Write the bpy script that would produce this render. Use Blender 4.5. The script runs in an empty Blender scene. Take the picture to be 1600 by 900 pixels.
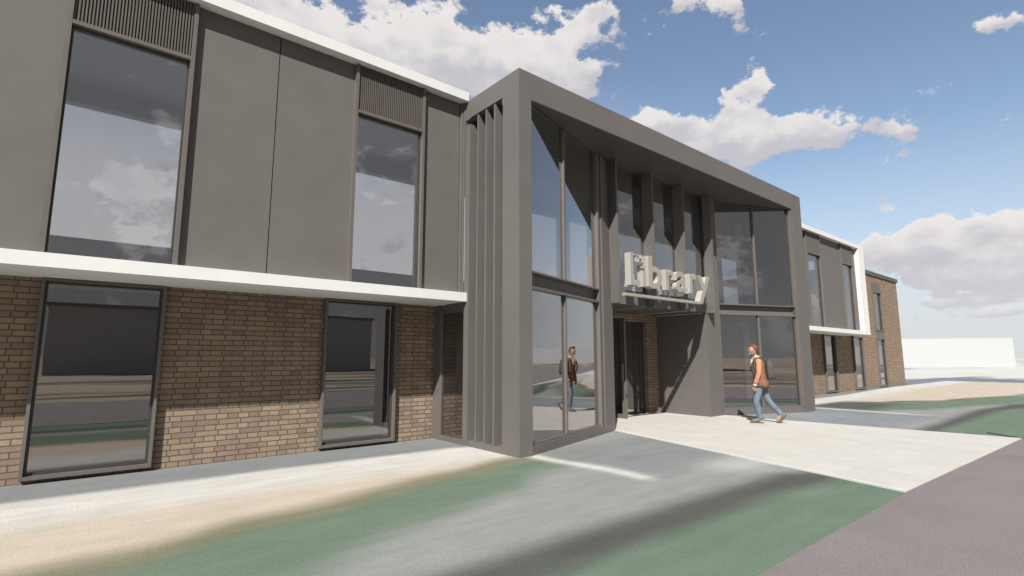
import bpy, bmesh, math, random
from mathutils import Vector, Matrix
random.seed(7)
R = math.radians
S = bpy.context.scene
COL = S.collection

# ------------------------------------------------------------------ camera
cam = bpy.data.cameras.new('camera')
cam_o = bpy.data.objects.new('camera', cam); COL.objects.link(cam_o)
cam.sensor_width = 36.0
cam.lens = 811.0 / 1600.0 * 36.0
cam.clip_start = 0.05; cam.clip_end = 5000
cam_o.location = (0, 0, 1.5)
cam_o.rotation_euler = (R(90 + 7.66), 0, R(-39.56))
S.camera = cam_o

# ------------------------------------------------------------------ sun + sky
SUN_EL = 43.8
SUN_PHI = 52.0       # angle of the light off the facade normal, light travelling towards +x +y
to_sun = Vector((-math.sin(R(SUN_PHI)) * math.cos(R(SUN_EL)), -math.cos(R(SUN_PHI)) * math.cos(R(SUN_EL)), math.sin(R(SUN_EL))))
sun = bpy.data.lights.new('sun', 'SUN'); sun.energy = 5.0; sun.angle = R(0.6); sun.color = (1.0, 0.965, 0.91)
sun_o = bpy.data.objects.new('sun', sun); COL.objects.link(sun_o)
sun_o.rotation_euler = (-to_sun).to_track_quat('-Z', 'Y').to_euler()
sun_o.location = (-20, -20, 30)

S.view_settings.view_transform = 'Standard'
S.view_settings.look = 'None'
S.view_settings.gamma = 1.0
S.view_settings.use_curve_mapping = False
S.view_settings.exposure = 0.32
S.render.engine = 'CYCLES'
S.cycles.transparent_max_bounces = 24
S.cycles.max_bounces = 8
S.cycles.diffuse_bounces = 1
S.cycles.glossy_bounces = 5

W = bpy.data.worlds.new('World'); S.world = W; W.use_nodes = True
nt = W.node_tree; N = nt.nodes; L = nt.links
N.clear()
def nd(tp, **k):
    n = N.new(tp)
    for a, b in k.items(): setattr(n, a, b)
    return n
def M(op, a, b=None, c=None, clamp=False):
    n = N.new('ShaderNodeMath'); n.operation = op; n.use_clamp = clamp
    for i, v in enumerate((a, b, c)):
        if v is None: continue
        if isinstance(v, (int, float)): n.inputs[i].default_value = v
        else: L.new(v, n.inputs[i])
    return n.outputs[0]
def MIX(f, a, b, blend='MIX'):
    n = N.new('ShaderNodeMix'); n.data_type = 'RGBA'; n.blend_type = blend
    for s, v in ((n.inputs[0], f), (n.inputs[6], a), (n.inputs[7], b)):
        if isinstance(v, (int, float)): s.default_value = v
        elif isinstance(v, tuple): s.default_value = (*v, 1)
        else: L.new(v, s)
    return n.outputs[2]
def RANGE(v, a, b, c=0.0, d=1.0, smooth=True):
    n = N.new('ShaderNodeMapRange'); n.interpolation_type = 'SMOOTHSTEP' if smooth else 'LINEAR'
    L.new(v, n.inputs[0])
    for i, x in enumerate((a, b, c, d)): n.inputs[i + 1].default_value = x
    return n.outputs[0]
sky = nd('ShaderNodeTexSky', sky_type='NISHITA'); sky.sun_disc = False
sky.sun_elevation = R(SUN_EL); sky.sun_rotation = math.atan2(to_sun.x, to_sun.y)
sky.air_density = 1.0; sky.dust_density = 0.6; sky.ozone_density = 1.6
tc = nd('ShaderNodeTexCoord'); sep = nd('ShaderNodeSeparateXYZ'); L.new(tc.outputs['Generated'], sep.inputs[0])
az = M('MULTIPLY', M('ARCTAN2', sep.outputs[0], sep.outputs[1]), 57.2958)
el = M('MULTIPLY', M('ARCSINE', sep.outputs[2]), 57.2958)
# warp the directions a little so that the cloud masses get uneven outlines
nz = nd('ShaderNodeTexNoise'); nz.inputs['Scale'].default_value = 9.0; nz.inputs['Detail'].default_value = 4
nz.inputs['Roughness'].default_value = 0.6
L.new(tc.outputs['Generated'], nz.inputs[0]); sc = nd('ShaderNodeSeparateColor'); L.new(nz.outputs['Color'], sc.inputs[0])
azw = M('ADD', az, M('MULTIPLY', M('SUBTRACT', sc.outputs[0], 0.5), 7.0))
elw = M('ADD', el, M('MULTIPLY', M('SUBTRACT', sc.outputs[1], 0.5), 4.0))
# cumulus masses: azimuth, elevation, half width, half height, weight (degrees)
CL = [(8,33,9,4,1),(19.1,30.7,9,3.6,1),(27.5,30.4,7.5,3.4,1),(34.2,32.6,6.5,3.0,1),(37.5,30.0,8.0,2.8,1),(43.5,30.8,5.0,2.4,1),
(43.0,28.6,4.4,2.0,.9),(48.5,33.6,4.0,1.9,.95),(52.0,35.2,3.2,1.0,.8),(59.2,35.0,1.5,1.0,.8),(64.6,33.6,2.1,1.7,.85),(85.2,25.8,1.6,0.6,1.0),
(49.3,30.6,0.8,0.9,.7),(24.2,36.0,3.0,0.9,.8),(64.5,26.0,2.5,1.5,1),(59.5,23.3,6.9,2.0,1),(67.0,22.1,6.0,2.1,1),(72.3,20.9,3.2,1.6,.95),
(62.0,21.0,5.6,1.4,1),(55.0,24.2,3.4,1.4,1),(77.8,19.8,1.8,0.6,.62),(75.2,9.9,5.2,1.7,1),(80.4,10.1,4.4,1.4,1),(84.8,10.5,3.6,1.1,1),
(79.2,8.4,6.1,1.6,1),(85.5,8.0,3.6,2.0,1),(80.5,5.0,4.0,0.5,.8),(83,6.6,6,0.8,.9),(77,4.0,4,.4,.7),(86,3.6,5,.5,.7),(92,10,6,4,1),(5,18,9,4,.4),(28,13,12,4,.4),(46,10,10,3,.4),(6,12,9,3,.45),(60,9,6,2,.5)]
fld = None; tsum = None
for (u, v, a, b, w) in CL:
    x = M('MULTIPLY', M('SUBTRACT', azw, u), 1.0 / a)
    y = M('MULTIPLY', M('SUBTRACT', elw, v), 1.0 / b)
    g = M('EXPONENT', M('MULTIPLY', M('ADD', M('MULTIPLY', x, x), M('MULTIPLY', y, y)), -0.9))
    g = M('MULTIPLY', g, w)
    gy = M('MULTIPLY', g, y)
    fld = g if fld is None else M('ADD', fld, g)
    tsum = gy if tsum is None else M('ADD', tsum, gy)
# scattered clouds over the rest of the sky (seen in the glass)
n2 = nd('ShaderNodeTexNoise'); n2.inputs['Scale'].default_value = 2.6; n2.inputs['Detail'].default_value = 3
mp = nd('ShaderNodeMapping'); mp.inputs['Scale'].default_value = (1, 1, 2.2); L.new(tc.outputs['Generated'], mp.inputs[0]); L.new(mp.outputs[0], n2.inputs[0])
other = M('MULTIPLY', RANGE(n2.outputs[0], 0.46, 0.62), RANGE(sep.outputs[1], 0.02, -0.12))
fld = M('ADD', fld, M('MULTIPLY', other, 0.5))
n3 = nd('ShaderNodeTexNoise'); n3.inputs['Scale'].default_value = 12; n3.inputs['Detail'].default_value = 10; n3.inputs['Roughness'].default_value = 0.66
mp3 = nd('ShaderNodeMapping'); mp3.inputs['Scale'].default_value = (1, 1, 1.5); L.new(tc.outputs['Generated'], mp3.inputs[0]); L.new(mp3.outputs[0], n3.inputs[0])
dens = M('ADD', fld, M('MULTIPLY', M('SUBTRACT', n3.outputs[0], 0.5), 4.2))
alpha = RANGE(dens, 0.46, 0.84)
tt = M('DIVIDE', tsum, M('MAXIMUM', fld, 0.25))
n4 = nd('ShaderNodeTexNoise'); n4.inputs['Scale'].default_value = 22; n4.inputs['Detail'].default_value = 8; L.new(mp3.outputs[0], n4.inputs[0])
lit = M('ADD', tt, M('MULTIPLY', M('SUBTRACT', n4.outputs[0], 0.5), 2.4))
lit = RANGE(lit, -0.60, 0.75)
SK = 0.075
CW = lambda c: tuple(x / SK for x in c)
ccol = MIX(lit, CW((0.45, 0.44, 0.475)), CW((0.72, 0.69, 0.665)))
thin = RANGE(dens, 0.5, 1.2)
ccol = MIX(thin, ccol, MIX(0.25, ccol, CW((0.50, 0.48, 0.51))))
NORTH = RANGE(sep.outputs[1], -0.60, 0.05)     # the clear brighter half of the sky lies beyond the building
skyc = MIX(1.0, sky.outputs[0], MIX(NORTH, (0.60, 0.52, 0.46), (1.95, 1.78, 1.62)), 'MULTIPLY')
# pale air low over the horizon
lowair = RANGE(el, 0.0, 22.0, 0.85, 0.0)
AIR = MIX(NORTH, CW((0.33, 0.33, 0.34)), CW((0.48, 0.515, 0.57)))
southair = M('MULTIPLY', RANGE(el, 75.0, 20.0, 0.0, 0.8), M('SUBTRACT', 1.0, NORTH))
lowair = M('MAXIMUM', lowair, southair)
skyc = MIX(lowair, skyc, AIR)
westair = M('MULTIPLY', RANGE(az, 62.0, 40.0), RANGE(el, 30.0, 14.0))
skyc = MIX(M('MULTIPLY', M('MULTIPLY', westair, NORTH), 0.75), skyc, CW((0.70, 0.675, 0.65)))
out = MIX(M('MULTIPLY', alpha, 0.96), skyc, ccol)
out = MIX(RANGE(el, 0.3, 9.0, 0.7, 0.0), out, MIX(NORTH, CW((0.42, 0.42, 0.43)), CW((0.565, 0.59, 0.61))))
out = MIX(1.0, out, MIX(NORTH, (0.55, 0.55, 0.55), (1.0, 1.0, 1.0)), 'MULTIPLY')
bgn = nd('ShaderNodeBackground'); bgn.inputs[1].default_value = SK; L.new(out, bgn.inputs[0])
wo = nd('ShaderNodeOutputWorld'); L.new(bgn.outputs[0], wo.inputs[0])
W.cycles.sampling_method = 'MANUAL'; W.cycles.sample_map_resolution = 512

# ------------------------------------------------------------------ materials
def new_mat(name):
    m = bpy.data.materials.new(name); m.use_nodes = True
    return m, m.node_tree.nodes, m.node_tree.links, m.node_tree.nodes['Principled BSDF']
def noise(N, L, src, scale, detail=4, rough=0.55):
    n = N.new('ShaderNodeTexNoise'); n.inputs['Scale'].default_value = scale; n.inputs['Detail'].default_value = detail
    n.inputs['Roughness'].default_value = rough
    L.new(src, n.inputs[0]); return n.outputs[0]
def mixc(N, L, f, a, b, blend='MIX'):
    n = N.new('ShaderNodeMix'); n.data_type = 'RGBA'; n.blend_type = blend
    for s, v in ((n.inputs[0], f), (n.inputs[6], a), (n.inputs[7], b)):
        if isinstance(v, (int, float)): s.default_value = v
        elif isinstance(v, tuple): s.default_value = (*v, 1)
        else: L.new(v, s)
    return n.outputs[2]
def ramp(N, L, v, stops):
    n = N.new('ShaderNodeValToRGB'); L.new(v, n.inputs[0]); e = n.color_ramp.elements
    while len(e) < len(stops): e.new(0.5)
    for k, (p, c) in enumerate(stops): e[k].position = p; e[k].color = (*c, 1) if len(c) == 3 else c
    return n.outputs[0]
def bump(N, L, b, h, strength, dist):
    n = N.new('ShaderNodeBump'); n.inputs['Strength'].default_value = strength; n.inputs['Distance'].default_value = dist
    L.new(h, n.inputs['Height']); L.new(n.outputs[0], b.inputs['Normal']); return n
def plain(name, col, rough=0.5, metal=0.0, var=0.10, scale=3.0, bmp=0.0, spec=0.4, streak=False):
    m, N, L, b = new_mat(name)
    g = N.new('ShaderNodeNewGeometry')
    src = g.outputs['Position']
    if streak:
        mp = N.new('ShaderNodeMapping'); mp.inputs['Scale'].default_value = (2.2, 2.2, 0.35); L.new(src, mp.inputs[0]); src2 = mp.outputs[0]
    else: src2 = src
    a = noise(N, L, src2, scale, 6, 0.6)
    lo = tuple(c * (1 - var) for c in col); hi = tuple(min(1, c * (1 + var)) for c in col)
    c = ramp(N, L, a, [(0.3, lo), (0.7, hi)])
    f = noise(N, L, src, 60, 3, 0.6)
    c = mixc(N, L, 0.10, c, ramp(N, L, f, [(0.35, lo), (0.65, hi)]), 'MIX')
    L.new(c, b.inputs['Base Color'])
    b.inputs['Metallic'].default_value = metal; b.inputs['Specular IOR Level'].default_value = spec
    r = N.new('ShaderNodeMapRange'); L.new(a, r.inputs[0]); r.inputs[3].default_value = rough - 0.08; r.inputs[4].default_value = rough + 0.08
    L.new(r.outputs[0], b.inputs['Roughness'])
    if bmp: bump(N, L, b, f, bmp, 0.004)
    return m
CLAD = plain('cladding_grey_brown', (0.156, 0.146, 0.138), 0.55, 0.0, 0.055, 2.4, 0.10, 0.3)
CLAD2 = plain('portal_grey_brown', (0.146, 0.136, 0.129), 0.50, 0.0, 0.055, 2.2, 0.08, 0.35)
FRAME = plain('frame_metal', (0.150, 0.135, 0.122), 0.40, 0.0, 0.06, 4.0, 0.0, 0.45)
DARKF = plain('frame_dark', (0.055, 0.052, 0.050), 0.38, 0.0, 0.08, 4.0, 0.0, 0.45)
WHITE = plain('white_render', (0.76, 0.765, 0.755), 0.62, 0.0, 0.035, 1.7, 0.05, 0.3, True)
SIGNM = plain('sign_stone_grey', (0.345, 0.325, 0.30), 0.45, 0.0, 0.05, 6.0)
SIGNR = plain('sign_return_pale', (0.46, 0.435, 0.40), 0.45, 0.0, 0.05, 6.0)
LOUV = plain('louvre_metal', (0.135, 0.122, 0.110), 0.42, 0.0, 0.06, 5.0)
SOFF_SHADED = plain('portal_soffit', (0.080, 0.074, 0.068), 0.6, 0.0, 0.07, 2.0)  # cladding tone darkened: the soffit's shade is put into its base colour
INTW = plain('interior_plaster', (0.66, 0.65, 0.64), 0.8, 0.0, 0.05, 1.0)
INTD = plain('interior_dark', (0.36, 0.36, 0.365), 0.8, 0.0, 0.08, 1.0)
INTF = plain('interior_floor', (0.36, 0.34, 0.32), 0.5, 0.0, 0.08, 1.5)
FARW = plain('far_white_render', (0.47, 0.475, 0.475), 0.8, 0.0, 0.03, 0.05)
FARD = plain('far_dark_brick', (0.27, 0.25, 0.235), 0.8, 0.0, 0.10, 0.3)
STRIP = plain('soffit_trim_white', (0.8, 0.8, 0.76), 0.4, 0.0, 0.02)
COPE = plain('coping_metal', (0.10, 0.092, 0.085), 0.45, 0.0, 0.06)

def glass_mat(name, tint, r0):
    m = bpy.data.materials.new(name); m.use_nodes = True; N = m.node_tree.nodes; L = m.node_tree.links; N.clear()
    t = N.new('ShaderNodeBsdfTransparent'); t.inputs[0].default_value = (*tint, 1)
    g = N.new('ShaderNodeBsdfGlossy'); g.inputs['Roughness'].default_value = 0.0; g.inputs[0].default_value = (0.98, 0.97, 0.97, 1)
    geo = N.new('ShaderNodeNewGeometry')
    nn = N.new('ShaderNodeTexNoise'); nn.inputs['Scale'].default_value = 0.9; nn.inputs['Detail'].default_value = 1; L.new(geo.outputs['Position'], nn.inputs[0])
    bp = N.new('ShaderNodeBump'); bp.inputs['Strength'].default_value = 0.05; bp.inputs['Distance'].default_value = 0.02
    L.new(nn.outputs[0], bp.inputs['Height']); L.new(bp.outputs[0], g.inputs['Normal'])
    lw = N.new('ShaderNodeLayerWeight'); lw.inputs[0].default_value = 0.5
    p = N.new('ShaderNodeMath'); p.operation = 'POWER'; L.new(lw.outputs['Facing'], p.inputs[0]); p.inputs[1].default_value = 3.0
    q = N.new('ShaderNodeMath'); q.operation = 'MULTIPLY_ADD'; L.new(p.outputs[0], q.inputs[0]); q.inputs[1].default_value = 0.60; q.inputs[2].default_value = r0
    mx = N.new('ShaderNodeMixShader'); L.new(q.outputs[0], mx.inputs[0]); L.new(t.outputs[0], mx.inputs[1]); L.new(g.outputs[0], mx.inputs[2])
    o = N.new('ShaderNodeOutputMaterial'); L.new(mx.outputs[0], o.inputs[0])
    return m
GLASS = glass_mat('glass_solar_grey', (0.84, 0.84, 0.845), 0.34)
GLASSL = glass_mat('glass_lower_grey', (0.74, 0.74, 0.745), 0.20)
GLASSC = glass_mat('glass_clear_grey', (0.58, 0.575, 0.59), 0.34)

def brick_mat():
    m, N, L, b = new_mat('brick_brown')
    g = N.new('ShaderNodeNewGeometry'); s = N.new('ShaderNodeSeparateXYZ'); L.new(g.outputs['Position'], s.inputs[0])
    ad = N.new('ShaderNodeMath'); ad.operation = 'ADD'; L.new(s.outputs[0], ad.inputs[0]); L.new(s.outputs[1], ad.inputs[1])
    cb = N.new('ShaderNodeCombineXYZ'); L.new(ad.outputs[0], cb.inputs[0]); L.new(s.outputs[2], cb.inputs[1])
    bt = N.new('ShaderNodeTexBrick'); L.new(cb.outputs[0], bt.inputs[0])
    bt.inputs['Scale'].default_value = 1.0; bt.inputs['Brick Width'].default_value = 0.288; bt.inputs['Row Height'].default_value = 0.0765; bt.squash = 0.5; bt.squash_frequency = 2; bt.offset_frequency = 2
    bt.inputs['Mortar Size'].default_value = 0.0078; bt.inputs['Mortar Smooth'].default_value = 0.25; bt.offset = 0.25; bt.inputs['Bias'].default_value = 0.0
    bt.inputs['Color1'].default_value = (0.40, 0.40, 0.40, 1); bt.inputs['Color2'].default_value = (0.62, 0.62, 0.62, 1); bt.inputs['Mortar'].default_value = (0, 0, 0, 1)
    # brick-to-brick tone
    tone = ramp(N, L, bt.outputs['Color'], [(0.40, (0.255, 0.188, 0.142)), (0.46, (0.305, 0.222, 0.164)), (0.55, (0.340, 0.250, 0.180)), (0.62, (0.375, 0.282, 0.205))])
    n1 = noise(N, L, g.outputs['Position'], 3.0, 5, 0.65); n2 = noise(N, L, g.outputs['Position'], 45.0, 4, 0.7)
    tone = mixc(N, L, 0.55, tone, ramp(N, L, n1, [(0.3, (0.75, 0.73, 0.72)), (0.7, (1.15, 1.12, 1.1))]), 'MULTIPLY')
    tone = mixc(N, L, 0.5, tone, ramp(N, L, n2, [(0.25, (0.72, 0.70, 0.70)), (0.7, (1.12, 1.12, 1.1))]), 'MULTIPLY')
    mort = ramp(N, L, n2, [(0.3, (0.085, 0.077, 0.070)), (0.7, (0.14, 0.13, 0.118))])
    c = mixc(N, L, bt.outputs['Fac'], tone, mort)
    L.new(c, b.inputs['Base Color']); b.inputs['Roughness'].default_value = 0.85; b.inputs['Specular IOR Level'].default_value = 0.25
    h = N.new('ShaderNodeMath'); h.operation = 'MULTIPLY_ADD'; L.new(bt.outputs['Fac'], h.inputs[0]); h.inputs[1].default_value = -1.0
    h2 = N.new('ShaderNodeMath'); h2.operation = 'MULTIPLY'; L.new(n2, h2.inputs[0]); h2.inputs[1].default_value = 0.35; L.new(h2.outputs[0], h.inputs[2])
    bump(N, L, b, h.outputs[0], 0.7, 0.008)
    return m
BRICK = brick_mat()

# ------------------------------------------------------------------ mesh helpers
def link(name, me, mat, parent=None):
    o = bpy.data.objects.new(name, me); COL.objects.link(o)
    if mat: me.materials.append(mat)
    if parent: o.parent = parent; o.matrix_parent_inverse = Matrix.Translation(-parent.location)
    return o
def obj(name, bm, mat, parent=None, smooth=False):
    bmesh.ops.recalc_face_normals(bm, faces=bm.faces)
    me = bpy.data.meshes.new(name); bm.to_mesh(me); bm.free()
    if smooth:
        for p in me.polygons: p.use_smooth = True
    return link(name, me, mat, parent)
def prism(bm, pts, z0, z1):
    lo = [bm.verts.new((x, y, z0)) for x, y in pts]; hi = [bm.verts.new((x, y, z1)) for x, y in pts]
    n = len(pts)
    bm.faces.new(lo[::-1]); bm.faces.new(hi)
    for i in range(n): bm.faces.new((lo[i], lo[(i + 1) % n], hi[(i + 1) % n], hi[i]))
def box(bm, x0, x1, y0, y1, z0, z1): prism(bm, [(x0, y0), (x1, y0), (x1, y1), (x0, y1)], z0, z1)
def seg(P, Q):
    P = Vector(P); Q = Vector(Q); d = (Q - P).normalized(); n = Vector((-d.y, d.x)); return P, d, n, (Q - P).length
def obox(bm, P, Q, s0, s1, d0, d1, z0, z1):
    P, d, n, _ = seg(P, Q)
    prism(bm, [tuple(P + d * s + n * t) for s, t in ((s0, d0), (s1, d0), (s1, d1), (s0, d1))], z0, z1)
def B(): return bmesh.new()
def mks(name, mat, parent, *boxes):
    for b in boxes: mk(name, mat, parent, b)
def mk(name, mat, parent, *boxes):
    bm = B()
    for b in boxes: box(bm, *b)
    return obj(name, bm, mat, parent)
def empty(name, loc, label=None, cat=None, group=None):
    o = bpy.data.objects.new(name, None); COL.objects.link(o); o.location = loc; o.empty_display_size = 0.3
    if label: o['label'] = label
    if cat: o['category'] = cat
    if group: o['group'] = group
    return o
def tag(o, label, cat, group=None):
    o['label'] = label; o['category'] = cat
    if group: o['group'] = group

# ------------------------------------------------------------------ ground
Y0 = 8.717            # brick plane
YU = 7.80             # upper cladding plane
YF = 7.62             # white fascia plane
def ss(a, b, x):
    t = max(0.0, min(1.0, (x - a) / (b - a))); return t * t * (3 - 2 * t)
def lerp(a, b, t): return tuple(p + (q - p) * t for p, q in zip(a, b))
def curve(kn, x):
    if x <= kn[0][0]: return kn[0][1]
    for (a, b), (c, d) in zip(kn, kn[1:]):
        if x <= c:
            return b + (d - b) * ss(a, c, x)
    return kn[-1][1]
cG, cW, cT, cGR = (0.215, 0.228, 0.236), (0.56, 0.55, 0.53), (0.50, 0.435, 0.36), (0.140, 0.190, 0.142)
cLG, cDG, cOL = (0.265, 0.272, 0.268), (0.090, 0.092, 0.086), (0.20, 0.19, 0.13)
B1 = [(-4, 7.72), (1.9, 7.68), (4.9, 7.58), (5.2, 7.5), (22, 7.95), (34, 8.5)]
B2 = [(-4, 6.85), (0, 6.75), (4.3, 6.85), (22, 7.35), (30, 7.2), (40, 6.0)]
B3 = [(-4, 5.15), (0.4, 5.2), (1.4, 5.5), (3.9, 6.0), (5.0, 6.25), (8, 6.3), (16, 7.0), (19.5, 6.8), (22, 5.7), (24, 4.6), (30, 3.4), (40, 2.6)]
B4 = [(-4, 3.5), (1.1, 3.9), (2.6, 4.5), (3.9, 4.8), (5.0, 5.4), (8, 5.9), (16, 6.6), (18.0, 5.0), (19.3, 4.3), (21, 3.85), (24.8, 2.8), (40, 2.0)]
B5 = [(-4, 3.25), (3.4, 3.3), (7, 3.25), (7.6, 3.05), (14, 3.22), (20, 3.28), (22.5, 3.05), (26, 2.3), (40, 1.9)]
B6 = [(-4, 2.75), (3.6, 2.78), (6, 2.78), (7.3, 2.62), (14, 2.9), (20, 2.85), (23, 2.4), (26, 1.9)]
def ground_colour(x, y):
    b = [curve(k, x) for k in (B1, B2, B3, B4, B5, B6)]
    c = cG
    c = lerp(cW, c, ss(b[0] - 0.12, b[0] + 0.12, y))
    if y < b[0]: c = lerp(c, cT, ss(0, 1.2, b[0] - 0.55 - y))
    c = lerp(cOL, c, ss(b[2] - 0.18, b[2] + 0.32, y))
    c = lerp(cGR, c, ss(b[2] - 0.55, b[2] - 0.12, y))
    c = lerp(cLG, c, ss(b[3] - 0.45, b[3] + 0.25, y))
    # dark mulch edge, then the front lawn strip
    c = lerp(cDG, c, ss(b[4] - 0.22, b[4] + 0.22, y))
    c = lerp(cGR, c, ss(b[5] - 0.22, b[5] + 0.20, y))
    # grey gravel margins along the entrance paving, edged by a pale line
    if 5.0 < x < 13.5:
        edge = 5.55 + 0.10 * math.sin(y * 1.7) + 0.4 * ss(5.6, 6.4, y) * 0.2
        inside = ss(edge, edge + 0.35, x + 0.0) * ss(3.9, 4.5, y)
        c = lerp(c, (0.215, 0.228, 0.235), inside * 0.9)
        ln = math.exp(-((x - edge) / 0.13) ** 2) * ss(3.9, 4.3, y) * (1 - ss(6.2, 6.4, y))
        c = lerp(c, cW, min(1, ln))
        ln2 = ss(6.3, 7.3, x) * math.exp(-((y - 3.85) / 0.33) ** 2)
        c = lerp(c, (0.42, 0.425, 0.41), ln2 * 0.9)
    if x > 13.0:
        inside = (1 - ss(17.15, 17.4, x)) * ss(3.3, 4.0, y)
        c = lerp(c, (0.215, 0.235, 0.255), inside)
        ln = math.exp(-((x - 17.32) / 0.15) ** 2) * ss(3.4, 4.6, y)
        c = lerp(c, cW, min(1, ln))
        dk = ss(17.5, 18.2, x) * (1 - ss(19.8, 21.8, x)) * ss(4.8, 5.6, y) * (1 - ss(6.7, 7.1, y))
        c = lerp(c, cDG, dk * 0.9)
        dl = math.exp(-((y - b[2] + 0.05) / 0.16) ** 2) * ss(19, 21, x)
        c = lerp(c, (0.12, 0.125, 0.10), dl * 0.8)
        c = lerp(c, (0.5, 0.49, 0.46), ss(27, 34, x) * (1 - ss(3.2, 4.6, y)) * 0.75)
    return c
def sheet(name, xs, ys, z, colf):
    me = bpy.data.meshes.new(name)
    vs = [(x, y, z) for y in ys for x in xs]; nx = len(xs)
    fs = [(j * nx + i, j * nx + i + 1, (j + 1) * nx + i + 1, (j + 1) * nx + i) for j in range(len(ys) - 1) for i in range(nx - 1)]
    me.from_pydata(vs, [], fs)
    at = me.color_attributes.new('planting', 'FLOAT_COLOR', 'POINT')
    buf = []
    for v in vs: buf += [*colf(v[0], v[1]), 1.0]
    at.data.foreach_set('color', buf)
    return me
def frange(a, b, s):
    n = int(round((b - a) / s)); return [a + (b - a) * i / n for i in range(n + 1)]
def verge_mat():
    m, N, L, b = new_mat('verge_planting')
    at = N.new('ShaderNodeAttribute'); at.attribute_name = 'planting'
    g = N.new('ShaderNodeNewGeometry')
    a = noise(N, L, g.outputs['Position'], 1.3, 5, 0.6); f = noise(N, L, g.outputs['Position'], 38, 6, 0.8)
    mp = N.new('ShaderNodeMapping'); mp.inputs['Scale'].default_value = (0.5, 2.4, 1); L.new(g.outputs['Position'], mp.inputs[0])
    s = noise(N, L, mp.outputs[0], 2.0, 5, 0.6)
    c = mixc(N, L, 0.75, at.outputs['Color'], ramp(N, L, s, [(0.25, (0.84, 0.84, 0.83)), (0.75, (1.14, 1.13, 1.13))]), 'MULTIPLY')
    c = mixc(N, L, 0.55, c, ramp(N, L, a, [(0.25, (0.86, 0.88, 0.84)), (0.75, (1.13, 1.10, 1.10))]), 'MULTIPLY')
    c = mixc(N, L, 0.7, c, ramp(N, L, f, [(0.28, (0.62, 0.64, 0.62)), (0.72, (1.34, 1.32, 1.32))]), 'MULTIPLY')
    L.new(c, b.inputs['Base Color']); b.inputs['Roughness'].default_value = 0.95; b.inputs['Specular IOR Level'].default_value = 0.1
    bump(N, L, b, f, 0.35, 0.012)
    return m
VERGE = verge_mat()
xs = frange(-14, -2, 0.4)[:-1] + frange(-2, 20, 0.075)[:-1] + frange(20, 44, 0.16)
ys = frange(1.60, 8.86, 0.062)
v = link('verge', sheet('verge', xs, ys, 0.0, ground_colour), VERGE); v['kind'] = 'structure'

def far_mat():
    m, N, L, b = new_mat('far_ground')
    g = N.new('ShaderNodeNewGeometry')
    mp = N.new('ShaderNodeMapping'); mp.inputs['Scale'].default_value = (0.022, 0.085, 1); L.new(g.outputs['Position'], mp.inputs[0])
    n1 = noise(N, L, mp.outputs[0], 1.0, 5, 0.55)
    mp2 = N.new('ShaderNodeMapping'); mp2.inputs['Scale'].default_value = (0.012, 0.05, 1); mp2.inputs['Location'].default_value = (3.1, 8.2, 0); L.new(g.outputs['Position'], mp2.inputs[0])
    n2 = noise(N, L, mp2.outputs[0], 1.6, 4, 0.5)
    pale = ramp(N, L, n1, [(0.30, (0.46, 0.40, 0.31)), (0.45, (0.56, 0.55, 0.51)), (0.6, (0.52, 0.53, 0.52)), (0.72, (0.42, 0.37, 0.29))])
    dark = ramp(N, L, n1, [(0.35, (0.13, 0.14, 0.17)), (0.65, (0.20, 0.21, 0.24))])
    k = ramp(N, L, n2, [(0.575, (0, 0, 0)), (0.62, (1, 1, 1))])
    c = mixc(N, L, k, pale, dark)
    # south of the road: planting bands that the glass mirrors
    s = N.new('ShaderNodeSeparateXYZ'); L.new(g.outputs['Position'], s.inputs[0])
    mp3 = N.new('ShaderNodeMapping'); mp3.inputs['Scale'].default_value = (0.03, 0.30, 1); L.new(g.outputs['Position'], mp3.inputs[0])
    n3 = noise(N, L, mp3.outputs[0], 1.0, 3, 0.5)
    south = ramp(N, L, n3, [(0.34, (0.08, 0.08, 0.072)), (0.43, (0.10, 0.10, 0.09)), (0.48, (0.36, 0.29, 0.21)), (0.56, (0.38, 0.31, 0.24)), (0.60, (0.09, 0.09, 0.085)), (0.72, (0.20, 0.17, 0.14))])
    r = N.new('ShaderNodeMapRange'); L.new(s.outputs[1], r.inputs[0]); r.inputs[1].default_value = -3.0; r.inputs[2].default_value = -5.0
    c = mixc(N, L, r.outputs[0], c, south)
    L.new(c, b.inputs['Base Color']); b.inputs['Roughness'].default_value = 0.95; b.inputs['Specular IOR Level'].default_value = 0.1
    return m
gp = B(); box(gp, -1500, 1500, -1500, 1500, -1.0, -0.006)
g_o = obj('ground', gp, far_mat()); g_o['kind'] = 'structure'

def asphalt():
    m, N, L, b = new_mat('asphalt')
    g = N.new('ShaderNodeNewGeometry')
    a = noise(N, L, g.outputs['Position'], 0.7, 5, 0.6); f = noise(N, L, g.outputs['Position'], 95, 3, 0.75)
    v = N.new('ShaderNodeTexVoronoi'); v.inputs['Scale'].default_value = 120; L.new(g.outputs['Position'], v.inputs[0])
    c = ramp(N, L, a, [(0.3, (0.205, 0.183, 0.178)), (0.7, (0.245, 0.222, 0.216))])
    c = mixc(N, L, 0.8, c, ramp(N, L, f, [(0.3, (0.60, 0.60, 0.60)), (0.7, (1.42, 1.41, 1.41))]), 'MULTIPLY')
    c = mixc(N, L, 0.5, c, ramp(N, L, v.outputs['Distance'], [(0.0, (1.25, 1.25, 1.22)), (0.5, (0.85, 0.85, 0.85))]), 'MULTIPLY')
    L.new(c, b.inputs['Base Color']); b.inputs['Roughness'].default_value = 0.9; b.inputs['Specular IOR Level'].default_value = 0.2
    bump(N, L, b, f, 0.6, 0.006)
    return m
rb = B(); prism(rb, [(-60, -4.6), (90, -7.5), (90, -0.10), (13.75, 1.62), (7.32, 1.866), (3.7, 1.868), (-60, 2.0)], -0.06, 0.008)
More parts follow.
